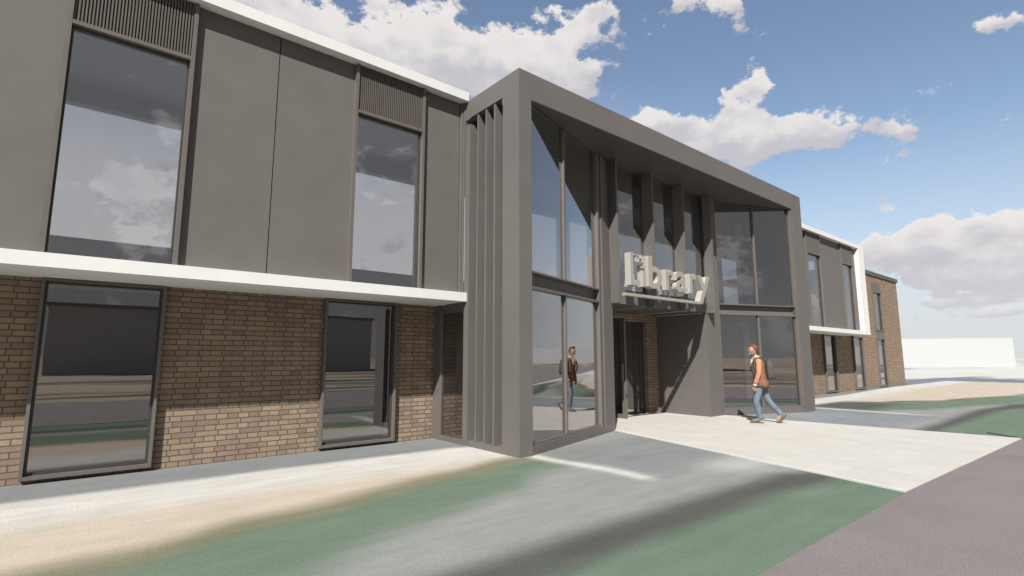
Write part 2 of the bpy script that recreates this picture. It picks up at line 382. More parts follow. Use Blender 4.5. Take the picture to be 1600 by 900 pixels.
r_o = obj('road', rb, asphalt()); r_o['kind'] = 'structure'

def paving():
    m, N, L, b = new_mat('paving_cream')
    g = N.new('ShaderNodeNewGeometry'); s = N.new('ShaderNodeSeparateXYZ'); L.new(g.outputs['Position'], s.inputs[0])
    bt = N.new('ShaderNodeTexBrick'); mp = N.new('ShaderNodeMapping'); mp.inputs['Rotation'].default_value = (0, 0, R(90)); L.new(g.outputs['Position'], mp.inputs[0]); L.new(mp.outputs[0], bt.inputs[0])
    bt.inputs['Scale'].default_value = 1; bt.inputs['Brick Width'].default_value = 0.6; bt.inputs['Row Height'].default_value = 0.4; bt.inputs['Mortar Size'].default_value = 0.003
    bt.inputs['Color1'].default_value = (0.53, 0.51, 0.47, 1); bt.inputs['Color2'].default_value = (0.565, 0.55, 0.51, 1); bt.inputs['Mortar'].default_value = (0.45, 0.43, 0.40, 1)
    a = noise(N, L, g.outputs['Position'], 2.2, 6, 0.65); f = noise(N, L, g.outputs['Position'], 40, 4, 0.7)
    c = mixc(N, L, 0.6, bt.outputs['Color'], ramp(N, L, a, [(0.3, (0.90, 0.89, 0.87)), (0.7, (1.05, 1.05, 1.05))]), 'MULTIPLY')
    c = mixc(N, L, 0.6, c, ramp(N, L, f, [(0.3, (0.88, 0.87, 0.86)), (0.7, (1.08, 1.08, 1.08))]), 'MULTIPLY')
    L.new(c, b.inputs['Base Color']); b.inputs['Roughness'].default_value = 0.85; b.inputs['Specular IOR Level'].default_value = 0.2
    bump(N, L, b, f, 0.3, 0.004)
    return m
PAVE = paving()
pb = B(); prism(pb, [(8.76, 7.26), (7.33, 1.869), (13.72, 1.628), (13.15, 6.45), (13.20, 7.30), (12.6, 8.9), (8.6, 8.9)], -0.05, 0.012)
p_o = obj('paving', pb, PAVE); p_o['kind'] = 'structure'
kb = B(); prism(kb, [(8.70, 7.20), (7.28, 1.872), (7.335, 1.872), (8.755, 7.20)], -0.05, 0.020)
k_o = obj('paving_edging', kb, plain('edging_white', (0.62, 0.61, 0.58), 0.8, 0, 0.04)); k_o['kind'] = 'structure'

db = B(); obox(db, (14.22, 2.20), (13.0, 0.86), 0, 1.81, 0, 0.05, -0.04, 0.016)  # cast shadow laid down as a flat dark strip, no drain here
d_o = obj('shadow_strip', db, DARKF); tag(d_o, 'thin dark strip standing in for a cast shadow, crossing the far corner of the paving onto the road', 'shadow')

# ------------------------------------------------------------------ library building
LIB = empty('library_building', (11, 8.7, 0), 'long two-storey library with grey clad upper floor, brown brick base and glazed entrance portal', 'building')
T = 0.30
# lower windows: x0, x1
LOW = [(-3.98, -2.70), (-0.44, 0.86), (3.10, 4.42), (17.29, 18.58), (20.83, 22.12), (24.33, 25.63), (27.83, 29.18)]
def brick_run(name, x0, x1, zt, holes):
    bm = B(); x = x0
    for (a, b, za, zb) in holes:
        box(bm, x, a, Y0, Y0 + T, -0.3, zt)
        zs = sorted([(za, zb)])
        x = b
    box(bm, x, x1, Y0, Y0 + T, -0.3, zt)
    for (a, b, za, zb) in holes:
        if isinstance(za, tuple):
            lo = -0.3
            for (p, q) in (za, zb):
                box(bm, a, b, Y0 + 0.001, Y0 + T - 0.001, lo, p); lo = q
            if lo < zt: box(bm, a, b, Y0 + 0.001, Y0 + T - 0.001, lo, zt)
        else:
            box(bm, a, b, Y0 + 0.001, Y0 + T - 0.001, -0.3, za)
            if zb < zt: box(bm, a, b, Y0 + 0.001, Y0 + T - 0.001, zb, zt)
    return obj(name, bm, BRICK, LIB)
brick_run('brick_wall', -12, 5.62, 2.494, [(a + .02, b - .02, 0.055, 2.46) for a, b in LOW[:3]])
brick_run('brick_wall', 16.4, 26.80, 2.494, [(a + .02, b - .02, 0.055, 2.46) for a, b in LOW[3:6]])
brick_run('brick_wall', 26.80, 35.82, 5.76, [(27.85, 29.16, 0.055, 2.46), (31.42, 32.70, (0.05, 2.48), (2.88, 5.40))])
mk('end_wall', BRICK, LIB, (35.52, 35.82, Y0 + T, 15, -0.3, 5.76))
mks('coping', COPE, LIB, (26.80, 35.92, Y0 - 0.06, Y0 + 0.42, 5.762, 5.965), (35.45, 35.92, Y0 + 0.42, 15, 5.762, 5.965))

def window_low(x0, x1, z0=0.05, z1=2.487, rec=0.0, pr=0.10):
    fw = 0.035
    bm = B()
    box(bm, x0, x0 + fw, Y0 - pr, Y0 + rec + .06, z0, z1); box(bm, x1 - fw, x1, Y0 - pr, Y0 + rec + .06, z0, z1)
    box(bm, x0 + fw, x1 - fw, Y0 - pr + .001, Y0 + rec + .06, z0 + .001, z0 + 0.045); box(bm, x0 + fw, x1 - fw, Y0 - pr + .001, Y0 + rec + .06, z1 - 0.03, z1 - .001)
    w = obj('window', bm, FRAME, LIB)
    c = mk('casement', DARKF, w, (x0 + fw, x0 + fw + .03, Y0 + rec - .03, Y0 + rec + .03, z0 + .045, z1 - .03), (x1 - fw - .03, x1 - fw, Y0 + rec - .03, Y0 + rec + .03, z0 + .045, z1 - .03),
       (x0 + fw + .03, x1 - fw - .03, Y0 + rec - .03, Y0 + rec + .03, z0 + .045, z0 + .075), (x0 + fw + .03, x1 - fw - .03, Y0 + rec - .03, Y0 + rec + .03, z1 - .06, z1 - .03))
    mk('pane', GLASSL, w, (x0 + fw + .03, x1 - fw - .03, Y0 + rec - .005, Y0 + rec + .005, z0 + .075, z1 - .06))
    return w
for a, b in LOW: window_low(a, b, rec=0.0)
# tall pair on the end bay
for (z0, z1) in ((0.05, 2.48), (2.88, 4.92)):
    window_low(31.41, 32.71, z0, z1, 0.04, 0.06)
mk('spandrel_panel', CLAD, LIB, (31.42, 32.70, Y0 - 0.03, Y0 + 0.2, 2.482, 2.878))
mk('head_panel', LOUV, LIB, (31.42, 32.70, Y0 - 0.03, Y0 + 0.2, 4.922, 5.40))

# upper storey
UP = [(-3.98, -2.66), (-0.455, 0.86), (3.10, 4.385), (17.27, 18.58), (20.80, 22.12), (24.36, 25.62)]
ZB, ZT = 2.655, 6.285
def window_up(x0, x1):
    fw = 0.05; pr = 0.075; yy = YU - pr; rec = 0.02
    bm = B()
    box(bm, x0, x0 + fw, yy, YU + .16, ZB + .002, ZT - .002); box(bm, x1 - fw, x1, yy, YU + .16, ZB + .002, ZT - .002)
    box(bm, x0 + fw, x1 - fw, yy + .002, YU + .16, 5.455, 5.505)
    w = obj('window', bm, FRAME, LIB)
    lb = B(); n = int((x1 - x0 - 2 * fw) / 0.0335); p = (x1 - x0 - 2 * fw) / n
    for i in range(n): box(lb, x0 + fw + i * p + .006, x0 + fw + i * p + .024, yy + 0.02, yy + 0.07, 5.507, ZT - .004)
    box(lb, x0 + fw + .001, x1 - fw - .001, yy + .075, yy + .10, 5.507, ZT - .004)
    obj('louvre', lb, LOUV, w)
    x0 += fw; x1 -= fw
    mk('casement', DARKF, w, (x0, x0 + .022, YU + rec - .03, YU + rec + .03, ZB + .002, 5.453), (x1 - .022, x1, YU + rec - .03, YU + rec + .03, ZB + .002, 5.453),
       (x0 + .022, x1 - .022, YU + rec - .03, YU + rec + .03, 5.42, 5.453))
    mk('pane', GLASS, w, (x0 + .022, x1 - .022, YU + rec - .005, YU + rec + .005, ZB + .002, 5.42))
for a, b in UP: window_up(a, b)
PAN = [(-12, -7.55), (-7.54, -5.8), (-5.79, -3.98), (-2.66, -1.57), (-1.555, -0.455), (0.86, 1.928), (1.942, 3.10), (4.385, 5.16), (16.4, 17.27), (18.58, 19.68), (19.695, 20.80), (22.12, 23.11), (23.125, 24.36), (25.62, 26.25)]
for a, b in PAN:
    mk('cladding_panel', CLAD, LIB, (a, b, YU, YU + 0.12, ZB + .002, ZT - .002))
mks('joint_backing', DARKF, LIB, (-12, -3.99, YU + .122, YU + .15, ZB + .003, ZT - .003), (-2.65, -0.465, YU + .122, YU + .15, ZB + .003, ZT - .003), (0.87, 3.09, YU + .122, YU + .15, ZB + .003, ZT - .003),
   (4.395, 5.2, YU + .122, YU + .15, ZB + .003, ZT - .003), (16.4, 17.26, YU + .122, YU + .15, ZB + .003, ZT - .003), (18.59, 20.79, YU + .122, YU + .15, ZB + .003, ZT - .003), (22.13, 24.35, YU + .122, YU + .15, ZB + .003, ZT - .003), (25.63, 26.2, YU + .122, YU + .15, ZB + .003, ZT - .003))
mks('corner_trim', CLAD, LIB, (5.175, 5.205, YU - 0.05, YU + .1, ZB + .002, 6.283), (5.215, 5.243, YU - 0.08, YU + .1, ZB + .002, 6.283))
# white bands
mks('white_band', WHITE, LIB, (-12, 5.243, YF, Y0 - .002, 2.495, 2.655), (16.36, 26.80, YF, Y0 - .002, 2.495, 2.655))
mks('roof_fascia', WHITE, LIB, (-12, 5.243, YF, YU + .5, 6.287, 6.455), (16.36, 26.80, YF, YU + .5, 6.287, 6.455))
mk('white_end_frame', WHITE, LIB, (26.12, 26.80, YF + .001, Y0 - .003, 2.657, 6.285))
mks('roof', COPE, LIB, (-12, 5.6, YU + .502, 11.3, 6.25, 6.44), (16, 26.8, YU + .502, 11.3, 6.25, 6.44), (26.81, 35.5, Y0 + .43, 15, 5.55, 5.70))
# floor slab and interior
mk('floor_slab', INTW, LIB, (-12, 35.5, Y0 + .31, 11.0, 2.5, 2.64))
YB = 11.0
bw = B()
box(bw, -12, 35.5, YB, YB + .2, -0.3, 0.02)
box(bw, -12, 35.5, YB, YB + .2, 2.3, 3.46)
box(bw, -12, 26.7, YB, YB + .2, 5.76, 6.25 - .002)
for a, b in ((-12, -11.5), (6.2, 7.2), (11.02, 11.42), (12.4, 13.5), (18.9, 20.6), (22.2, 24.45), (24.97, 25.42), (25.75, 26.7)):
    box(bw, a, b, YB + .002, YB + .198, 3.462, 5.758)
# ground floor rear wall with a few openings
x = -12
for a, b in ((5.9, 6.6), (16.0, 17.2), (21.83, 22.47), (24.3, 24.7), (26.5, 26.75)):
    box(bw, x, a, YB + .002, YB + .198, 0.022, 2.298)
    box(bw, a, b, YB + .002, YB + .198, 0.022, 0.60); box(bw, a, b, YB + .002, YB + .198, 2.12, 2.298)
    x = b
box(bw, x, 35.5, YB + .002, YB + .198, 0.022, 2.298)
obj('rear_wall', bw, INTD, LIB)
mk('interior_floor', INTF, LIB, (-12, 35.5, Y0 + .31, YB, -0.2, 0.03))
mk('ceiling', INTW, LIB, (-12, 26.7, YU + .52, YB, 6.10, 6.245))
mk('side_wall', CLAD, LIB, (-12, -11.8, YU + .2, 15, -0.3, 6.24))

# ------------------------------------------------------------------ portal
XA, XB, YP, ZP = 5.244, 16.35, 6.166, 6.30
ZS = 5.82
# left leg: corner post, side wall with slots
bm = B()
box(bm, XA, 5.515, YP, 6.595, 0, ZS)
box(bm, XA, 5.60, 7.566, 7.71, 0.0, ZS)                   # rear jamb
box(bm, XA, 5.60, 6.597, 7.564, 0.0, 0.100)               # plinth
box(bm, XA, 5.60, 6.597, 7.564, 5.922, ZS + .12)          # header over slots
for (a, b) in ((7.308, 7.346), (7.055, 7.098), (6.806, 6.850)):
    box(bm, XA + .003, 5.60, a, b, 0.101, 5.921)
box(bm, 5.602, 5.64, 6.40, 7.70, 0.0, ZS)
obj('portal_side_wall', bm, CLAD2, LIB)
# header frame: fascia with mitred ends
bm = B()
box(bm, XA, XB, YP, YP + 0.45, ZS, ZP)
box(bm, XA, 5.60, YP + .451, 9.0, 5.9215, ZP)
box(bm, XB - .5, XB, YP + .451, 9.0, ZS, ZP)
obj('portal_header', bm, CLAD2, LIB)
mk('portal_roof', COPE, LIB, (5.61, XB - .51, YP + .46, 11.3, 6.0, 6.285))
# soffit
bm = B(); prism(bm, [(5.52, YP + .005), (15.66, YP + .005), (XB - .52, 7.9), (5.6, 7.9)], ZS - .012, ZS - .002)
obj('portal_soffit', bm, SOFF_SHADED, LIB)
# right leg
mk('portal_leg', CLAD2, LIB, (15.72, XB, YP, 6.75, 0, ZS - .001), (16.0, XB, 6.751, YU - .01, 0, ZS - .001))
mk('leg_trim', FRAME, LIB, (15.655, 15.715, YP + .02, 6.5, 0.15, ZS - .014))
# joint lines
mk('shadow_joint', DARKF, LIB, (5.2425, 5.2438, 6.592, 6.598, 0.0, 0.1))

# lower side window in the return wall
SW = mk('side_window', FRAME, LIB, (XA, 5.60, 7.712, 8.469, 0.0, 0.085), (XA, 5.60, 8.47, Y0 - .002, 0.0, 2.493), (XA + .03, 5.60, 7.712, 8.469, 2.33, 2.493))
mk('pane', GLASSL, SW, (5.285, 5.295, 7.712, 8.469, 0.086, 2.329))
mk('return_wall_above', CLAD2, LIB, (XA, 5.60, 7.712, YU - .09, ZB + .003, 5.92))

# entrance recess, central glazing
GC = 7.18
# splayed bays
PL, QL = (5.515, 6.178), (8.744, 7.190)
PR_, QR = (13.15, 7.22), (15.66, 6.20)
def bay(P, Q, s_glass0, s_glass1, mull, side, tr0, tr1):
    _, d, n, LL = seg(P, Q)
    f = B()
    obox(f, P, Q, 0, LL, 0, 0.16, 0.0, 0.145)                     # bottom rail
    obox(f, P, Q, s_glass0, s_glass0 + .03, 0.03, 0.16, 0.146, ZS - .02)
    obox(f, P, Q, s_glass1 - .05, s_glass1, 0.0, 0.16, 0.146, ZS - .02)
    obox(f, P, Q, mull - .022, mull + .022, 0.03, 0.14, 0.19, tr0 - .04)
    obox(f, P, Q, mull - .022, mull + .022, 0.03, 0.14, tr1 + .03, ZS - .04)
    obox(f, P, Q, s_glass0 + .03, s_glass1 - .05, 0.03, 0.12, 0.147, 0.185)
    obox(f, P, Q, s_glass0 + .03, s_glass1 - .05, 0.0, 0.14, tr0 - .04, tr0)
    obox(f, P, Q, s_glass0 + .03, s_glass1 - .05, 0.0, 0.14, tr1, tr1 + .028)
    w = obj('glazed_bay', f, FRAME, LIB)
    g = B()
    obox(g, P, Q, s_glass0 + .03, s_glass1 - .05, 0.075, 0.085, 0.186, tr0 - .041)
    obox(g, P, Q, s_glass0 + .03, s_glass1 - .05, 0.075, 0.085, tr1 + .029, ZS - .04)
    obj('pane', g, GLASSC, w)
    t = B(); obox(t, P, Q, s_glass0 + .03, s_glass1 - .05, 0.125, 0.138, tr0 + .001, tr1 - .001); obj('transom', t, CLAD2, w)
    h = B(); obox(h, P, Q, 0, LL, 0.05, 0.13, ZS - .04, ZS - .013); obj('head_rail', h, DARKF, w)
    return w
LLN = seg(PL, QL)[3]; LRN = seg(PR_, QR)[3]
bay(PL, QL, 0.0, LLN - 0.64, 1.26, 'L', 2.655, 2.875)
bay(PR_, QR, 0.06, LRN, 1.38, 'R', 2.70, 2.93)
# columns at both sides of the entrance
bm = B(); P, d, n, _ = seg(PL, QL)
obox(bm, PL, QL, LLN - 0.62, LLN - 0.50, 0.03, 0.22, 0.146, ZS - .02)
obox(bm, PL, QL, LLN - 0.495, LLN, 0.0, 0.3, 0.146, ZS - .02)
obj('column', bm, CLAD2, LIB)
bm = B(); box(bm, 12.60, 13.16, GC, GC + .28, 0.0, ZS - .02); obj('column', bm, CLAD2, LIB)
# central upper glazing with projecting fins
cw = B()
for x in (9.97, 11.25):
    box(cw, x, x + .05, GC + .0, GC + .12, 2.96, ZS - .02)
box(cw, 8.70, 12.60, GC, GC + .12, 2.945, 2.985)
w = obj('clerestory', cw, FRAME, LIB)
mk('pane', GLASSC, w, (8.70, 12.60, GC + .05, GC + .06, 2.986, ZS - .04))
mk('head_rail', DARKF, w, (8.70, 12.60, GC + .02, GC + .10, ZS - .04, ZS - .013))
for x in (8.66, 9.97, 11.25, 12.55):
    mk('fin', CLAD2, LIB, (x, x + .05, 6.95, GC - .002, 2.655, ZS - .013))
mk('spandrel_panel', CLAD2, LIB, (8.712, 12.548, GC, GC + .10, 2.67, 2.944))
# recess
mk('recess_wall', CLAD2, LIB, (12.50, 12.595, GC + .004, Y0 - .002, 0, 2.655))
mk('recess_wall', CLAD2, LIB, (8.62, 8.74, GC + .12, Y0 - .002, 0, 2.655))
mk('recess_soffit', SOFF_SHADED, LIB, (8.742, 12.498, GC + .102, Y0 + .3, 2.662, 2.70))
mks('soffit_trim', STRIP, LIB, (9.97, 9.99, GC + .12, 8.24, 2.652, 2.6615), (11.60, 11.62, GC + .0, 8.66, 2.652, 2.6615), (12.478, 12.496, GC + .12, 8.70, 2.652, 2.6615))
mks('brick_pier', BRICK, LIB, (12.01, 12.498, Y0, Y0 + .35, -0.2, 2.66), (8.742, 9.2, Y0, Y0 + .35, -0.2, 2.66), (9.201, 12.009, Y0, Y0 + .35, 2.48, 2.66))
YD = Y0 + .12
e = mk('entrance_screen', DARKF, LIB, (9.2, 9.26, YD, YD + .1, 0.012, 2.479), (11.95, 12.009, YD, YD + .1, 0.012, 2.479), (9.261, 11.949, YD, YD + .1, 2.40, 2.479), (9.261, 11.949, YD, YD + .1, 0.012, 0.075),
   (10.46, 10.54, YD, YD + .1, 0.076, 2.399), (11.02, 11.10, YD, YD + .1, 0.076, 2.399), (11.62, 11.70, YD, YD + .1, 0.076, 2.399))
mk('pane', GLASS, e, (9.262, 10.459, YD + .04, YD + .05, 0.077, 2.398), (11.101, 11.619, YD + .04, YD + .05, 0.077, 2.398), (11.701, 11.949, YD + .04, YD + .05, 0.077, 2.398))
# door leaf standing open at right angles
dx = 10.50
D_ = mk('door', FRAME, LIB, (dx, dx + .06, 8.29, 8.40, 0.02, 2.50), (dx, dx + .06, 8.75, YD - .002, 0.02, 2.50), (dx, dx + .06, 8.401, 8.749, 0.02, 0.115), (dx, dx + .06, 8.401, 8.749, 2.41, 2.50))
mk('pane', GLASS, D_, (dx + .025, dx + .035, 8.401, 8.749, 0.116, 2.409))
mk('handle', SIGNM, D_, (dx - .045, dx - .02, 8.33, 8.355, 0.9, 1.35), (dx - .02, dx - .001, 8.335, 8.35, 0.95, 0.975), (dx - .02, dx - .001, 8.335, 8.35, 1.27, 1.295))
# interior furniture of the ground floor seen behind the glazing
mks('interior_partition', INTW, LIB, (6.8, 6.95, 9.1, 10.9, 0.031, 2.49), (14.6, 14.75, 9.1, 10.9, 0.031, 2.49), (9.0, 12.6, 10.2, 10.35, 0.031, 2.49))
mk('upper_bulkhead', INTW, LIB, (5.65, 15.9, 8.0, 8.12, 5.35, 5.99))

# ------------------------------------------------------------------ sign
SG = empty('entrance_sign', (10.3, 6.85, 2.8), 'raised stone-grey block lettering THE Library on a slim bar above the entrance', 'sign')
def glyph(ch, x0, x1, z0, z1, yf, depth, bold=0.03):
    c = bpy.data.curves.new('g', 'FONT'); c.body = ch; c.size = 1.0; c.extrude = 0.5; c.offset = bold; c.resolution_u = 6
    o = bpy.data.objects.new('g', c); COL.objects.link(o)
    dg = bpy.context.evaluated_depsgraph_get(); dg.update()
    me = bpy.data.meshes.new_from_object(o.evaluated_get(dg)); bpy.data.objects.remove(o)
    vx = [v.co.x for v in me.vertices]; vy = [v.co.y for v in me.vertices]
    ax, bx, ay, by = min(vx), max(vx), min(vy), max(vy)
    for v in me.vertices:
        X = x0 + (v.co.x - ax) / (bx - ax) * (x1 - x0); Z = z0 + (v.co.y - ay) / (by - ay) * (z1 - z0)
        Y = yf + depth * (0.5 - v.co.z)
        v.co = (X, Y, Z)
    for p in me.polygons: p.use_smooth = False
    me.name = 'letter'
    for a_ in ('sharp_face',):
        pass
    me.materials.clear()
    o = link('letter', me, SIGNR, SG); me.materials.append(SIGNM)
    bm = bmesh.new(); bm.from_mesh(me); bmesh.ops.remove_doubles(bm, verts=bm.verts, dist=1e-4); bmesh.ops.recalc_face_normals(bm, faces=bm.faces)
    for f in bm.faces:
        f.smooth = False
        if abs(f.normal.y) > .9: f.material_index = 1
    bm.to_mesh(me); bm.free()
    return o
YS = 6.76; DP = 0.15; zb = 3.03; zx = 3.50; zc = 3.735
for ch, a, b, z0, z1, bo in (('L', 8.845, 9.15, zb, zc, .02), ('i', 9.265, 9.365, zb, zx + .015, .02), ('b', 9.475, 9.97, zb - .012, zc, .02), ('r', 10.12, 10.43, zb, zx + .01, .02),
                         ('a', 10.53, 10.98, zb - .012, zx + .012, .02), ('r', 11.10, 11.41, zb, zx + .01, .02), ('y', 11.45, 12.02, 2.80, zx, .02)):
    glyph(ch, a, b, z0, z1, YS, DP, bo)
for ch, a, b in (('T', 8.985, 9.095), ('H', 9.115, 9.225), ('E', 9.25, 9.335)):
    glyph(ch, a, b, 3.545, 3.705, YS - .02, 0.05, .0)
mk('bar', SIGNM, SG, (8.66, 11.50, YS - .01, YS + .10, 2.79, 2.85))
for x in (9.9, 11.27): mk('bracket', DARKF, SG, (x, x + .04, YS + .101, 6.949, 2.80, 2.84))

# ------------------------------------------------------------------ far buildings
def polar(a, r): return (r * math.sin(R(a)), r * math.cos(R(a)))
def far_box(name, a0, r0, a1, r1, depth, h, mat, label, cat='building', group=None, bits=None):
    P = polar(a0, r0); Q = polar(a1, r1)
    root = empty(name, ((P[0] + Q[0]) / 2, (P[1] + Q[1]) / 2, 0), label, cat, group)
    _, d, n, LL = seg(P, Q)
    c = (Vector(P) + Vector(Q)) / 2
    s = 1 if n.dot(c) > 0 else -1
    bm = B(); obox(bm, P, Q, 0, LL, 0, depth * s, -0.5, h); obj('wall', bm, mat, root)
    bm = B(); obox(bm, P, Q, -.01, LL + .01, -.01 * s, (depth + .01) * s, h + .002, h + .10); obj('roof', bm, mat, root)
    return root
far_box('warehouse', 62, 112, 83.4, 121, 40, 4.75, FARW, 'long low white warehouse on the horizon to the right of the brick end wall')
far_box('warehouse', 84.1, 150, 118, 140, 30, 4.1, FARW, 'farther low white warehouse cut off by the right edge of the photograph')
OB = empty('office_building', (12, -45, 0), 'dark flat-roofed building mirrored in the lower left windows', 'building')
mk('wall', FARD, OB, (-2.4, 27.5, -57, -43, -0.3, 6.1)); mk('roof', COPE, OB, (-2.6, 27.7, -57.2, -42.8, 6.102, 6.35))

# ------------------------------------------------------------------ person
exec_person = True
def skin(name, verts, edges, mat, parent, root=0, sub=2, smooth=True):
    """verts: (x,y,z,rx,ry)"""
    me = bpy.data.meshes.new(name); me.from_pydata([v[:3] for v in verts], edges, [])
    o = bpy.data.objects.new(name, me); COL.objects.link(o)
    m = o.modifiers.new('s', 'SKIN'); m.use_smooth_shade = True; m.branch_smoothing = 0.6
    for i, v in enumerate(verts):
        sv = me.skin_vertices[0].data[i]; sv.radius = (v[3], v[4] if len(v) > 4 else v[3]); sv.use_root = (i == root)
    s = o.modifiers.new('u', 'SUBSURF'); s.levels = sub; s.render_levels = sub
    dg = bpy.context.evaluated_depsgraph_get(); dg.update()
    m2 = bpy.data.meshes.new_from_object(o.evaluated_get(dg)); bpy.data.objects.remove(o)
    for p in m2.polygons: p.use_smooth = smooth
    return m2
def chain(*pts): return list(pts), [(i, i + 1) for i in range(len(pts) - 1)]
def merge(meshes):
    bm = bmesh.new()
    for me in meshes: bm.from_mesh(me)
    me = bpy.data.meshes.new('m'); bm.to_mesh(me); bm.free()
    for p in me.polygons: p.use_smooth = True
    return me
def ball(cx, cy, cz, rx, ry, rz, f=None, seg_=20, rings=14):
    bm = bmesh.new(); bmesh.ops.create_uvsphere(bm, u_segments=seg_, v_segments=rings, radius=1)
    for v in bm.verts:
        p = v.co.copy()
        if f: p = f(p)
        v.co = (cx + p.x * rx, cy + p.y * ry, cz + p.z * rz)
    me = bpy.data.meshes.new('b'); bm.to_mesh(me); bm.free()
    return me
SKIN = plain('skin', (0.50, 0.30, 0.22), 0.5, 0, 0.04, 8)
HAIR = plain('hair_auburn', (0.13, 0.055, 0.032), 0.6, 0, 0.25, 30)
JACK = plain('jacket_tan_suede', (0.47, 0.240, 0.150), 0.85, 0, 0.12, 9, 0.3)
FLEE = plain('fleece_cream', (0.62, 0.52, 0.42), 0.95, 0, 0.10, 40, 0.5)
JEAN = plain('denim_blue', (0.150, 0.188, 0.245), 0.85, 0, 0.28, 7, 0.4)
SHOE = plain('suede_shoe', (0.19, 0.165, 0.135), 0.85, 0, 0.10, 20, 0.3)
SOLE = plain('shoe_sole', (0.10, 0.085, 0.07), 0.8)
PACK = plain('backpack_grey', (0.075, 0.070, 0.066), 0.75, 0, 0.12, 15, 0.3)
PACKD = plain('backpack_strap', (0.05, 0.047, 0.045), 0.8)
EYE = plain('eye_dark', (0.03, 0.02, 0.015), 0.3)
LIPS = plain('lips', (0.36, 0.16, 0.13), 0.5)

HX, HY = 12.29, 5.79
head_dir = Vector((-0.50, 0.866, 0)).normalized()        # walking towards the doors
PER = empty('person', (HX, HY, 0.012), 'person in tan jacket and blue jeans with grey backpack walking towards the entrance', 'person')
ang = math.atan2(head_dir.y, head_dir.x)
def put(name, me, mat, parent=None):
    """local frame: x forward, y left, z up"""
    me.name = name; me.materials.clear(); me.materials.append(mat)
    o = bpy.data.objects.new(name, me); COL.objects.link(o); o.parent = parent or PER
    return o
PER.rotation_euler = (0, 0, ang)
# left (near) leg in front, right leg trailing with the heel up
hipL, kneeL, ankL = (0.0, .085, .90), (.115, .09, .50), (.05, .085, .105)
hipR, kneeR, ankR = (-.02, -.085, .90), (-.16, -.09, .49), (-.40, -.085, .205)
shL, elL, wrL = (.02, .185, 1.43), (.035, .235, 1.13), (.125, .225, .875)
shR, elR, wrR = (.02, -.185, 1.43), (-.06, -.235, 1.15), (.02, -.24, .90)
V = [(-.01, 0, .93, .12, .15), (0, 0, 1.08, .10, .13), (.015, 0, 1.25, .11, .145), (.02, 0, 1.40, .09, .13), (.045, 0, 1.50, .05, .052), (.075, 0, 1.575, .050, .050),
     (*hipL, .085), (*kneeL, .058), (*ankL, .040), (.15, .085, .05, .038), (.21, .085, .035, .03),
     (*hipR, .085), (*kneeR, .058), (*ankR, .040), (-.345, -.085, .10, .038), (-.31, -.085, .05, .03),
     (*shL, .055), (*elL, .042), (*wrL, .027), (*shR, .055), (*elR, .042), (*wrR, .027)]
E = [(0, 1), (1, 2), (2, 3), (3, 4), (4, 5), (0, 6), (6, 7), (7, 8), (8, 9), (9, 10), (0, 11), (11, 12), (12, 13), (13, 14), (14, 15), (3, 16), (16, 17), (17, 18), (3, 19), (19, 20), (20, 21)]
parts = [skin('b', V, E, SKIN, None)]
def hand(w, s):
    out = []
    x, y, z = w
    v, e = chain((x, y, z + .02, .024, .020), (x + .008, y - s * .004, z - .035, .036, .016), (x + .014, y - s * .006, z - .085, .038, .015))
    out.append(skin('h', v, e, SKIN, None, sub=1))
    for k, (dx_, ln) in enumerate(((.030, .066), (.011, .076), (-.009, .072), (-.028, .055))):
        v, e = chain((x + .012 + dx_, y - s * .006, z - .075, .010), (x + .014 + dx_, y - s * .010, z - .085 - ln * .45, .009), (x + .010 + dx_, y - s * .022, z - .085 - ln * .8, .008), (x + .004 + dx_, y - s * .034, z - .085 - ln * .95, .007))
        out.append(skin('f', v, e, SKIN, None, sub=1))
    v, e = chain((x + .020, y - s * .006, z - .03, .012), (x + .052, y - s * .016, z - .062, .011), (x + .058, y - s * .024, z - .098, .009))
    out.append(skin('f', v, e, SKIN, None, sub=1))
    return out
parts += hand(wrL, 1) + hand(wrR, -1)
HCX, HCZ = .105, 1.672
def headshape(p):
    x, y, z = p
    if z < 0: x = x * (1 + .10 * z) + .10 * (-z) * (1 if x > 0 else .0); y *= (1 + .32 * z)
    return Vector((x, y, z))
parts.append(ball(HCX, 0, HCZ, .098, .076, .118, headshape, 28, 20))
parts.append(ball(HCX + .090, 0, HCZ - .012, .019, .010, .018, lambda p: Vector((p.x, p.y, p.z - .5 * max(0, -p.x)))))
parts.append(ball(HCX + .090, 0, HCZ + .012, .014, .009, .030))
parts.append(ball(HCX + .082, 0, HCZ - .095, .022, .024, .018))      # chin
for s in (1, -1):
    parts.append(ball(HCX - .005, s * .077, HCZ - .008, .017, .008, .030))
    parts.append(ball(HCX + .080, s * .031, HCZ + .026, .012, .020, .007))
body = put('body', merge(parts), SKIN)
for s in (1, -1):
    put('eye', ball(HCX + .086, s * .030, HCZ + .010, .009, .012, .007), EYE)
put('mouth', ball(HCX + .090, 0, HCZ - .055, .010, .022, .006), LIPS)
def hairshape(p):
    x, y, z = p
    if z < -.25 and x > -.2: z = -.25 + (z + .25) * .1
    if x > .35 and z < .45: x = .35 + (x - .35) * .0 - .12
    w = 1 + .05 * math.sin(9 * x + 5 * z) * math.cos(8 * y + 6 * z)
    return Vector((x, y, z)) * w
hm = [ball(HCX - .014, 0, HCZ + .030, .103, .084, .108, hairshape, 32, 24), ball(HCX + .045, 0, HCZ + .105, .062, .060, .034, hairshape),
      ball(HCX - .068, 0, HCZ - .035, .035, .060, .055)]
put('hair', merge(hm), HAIR)
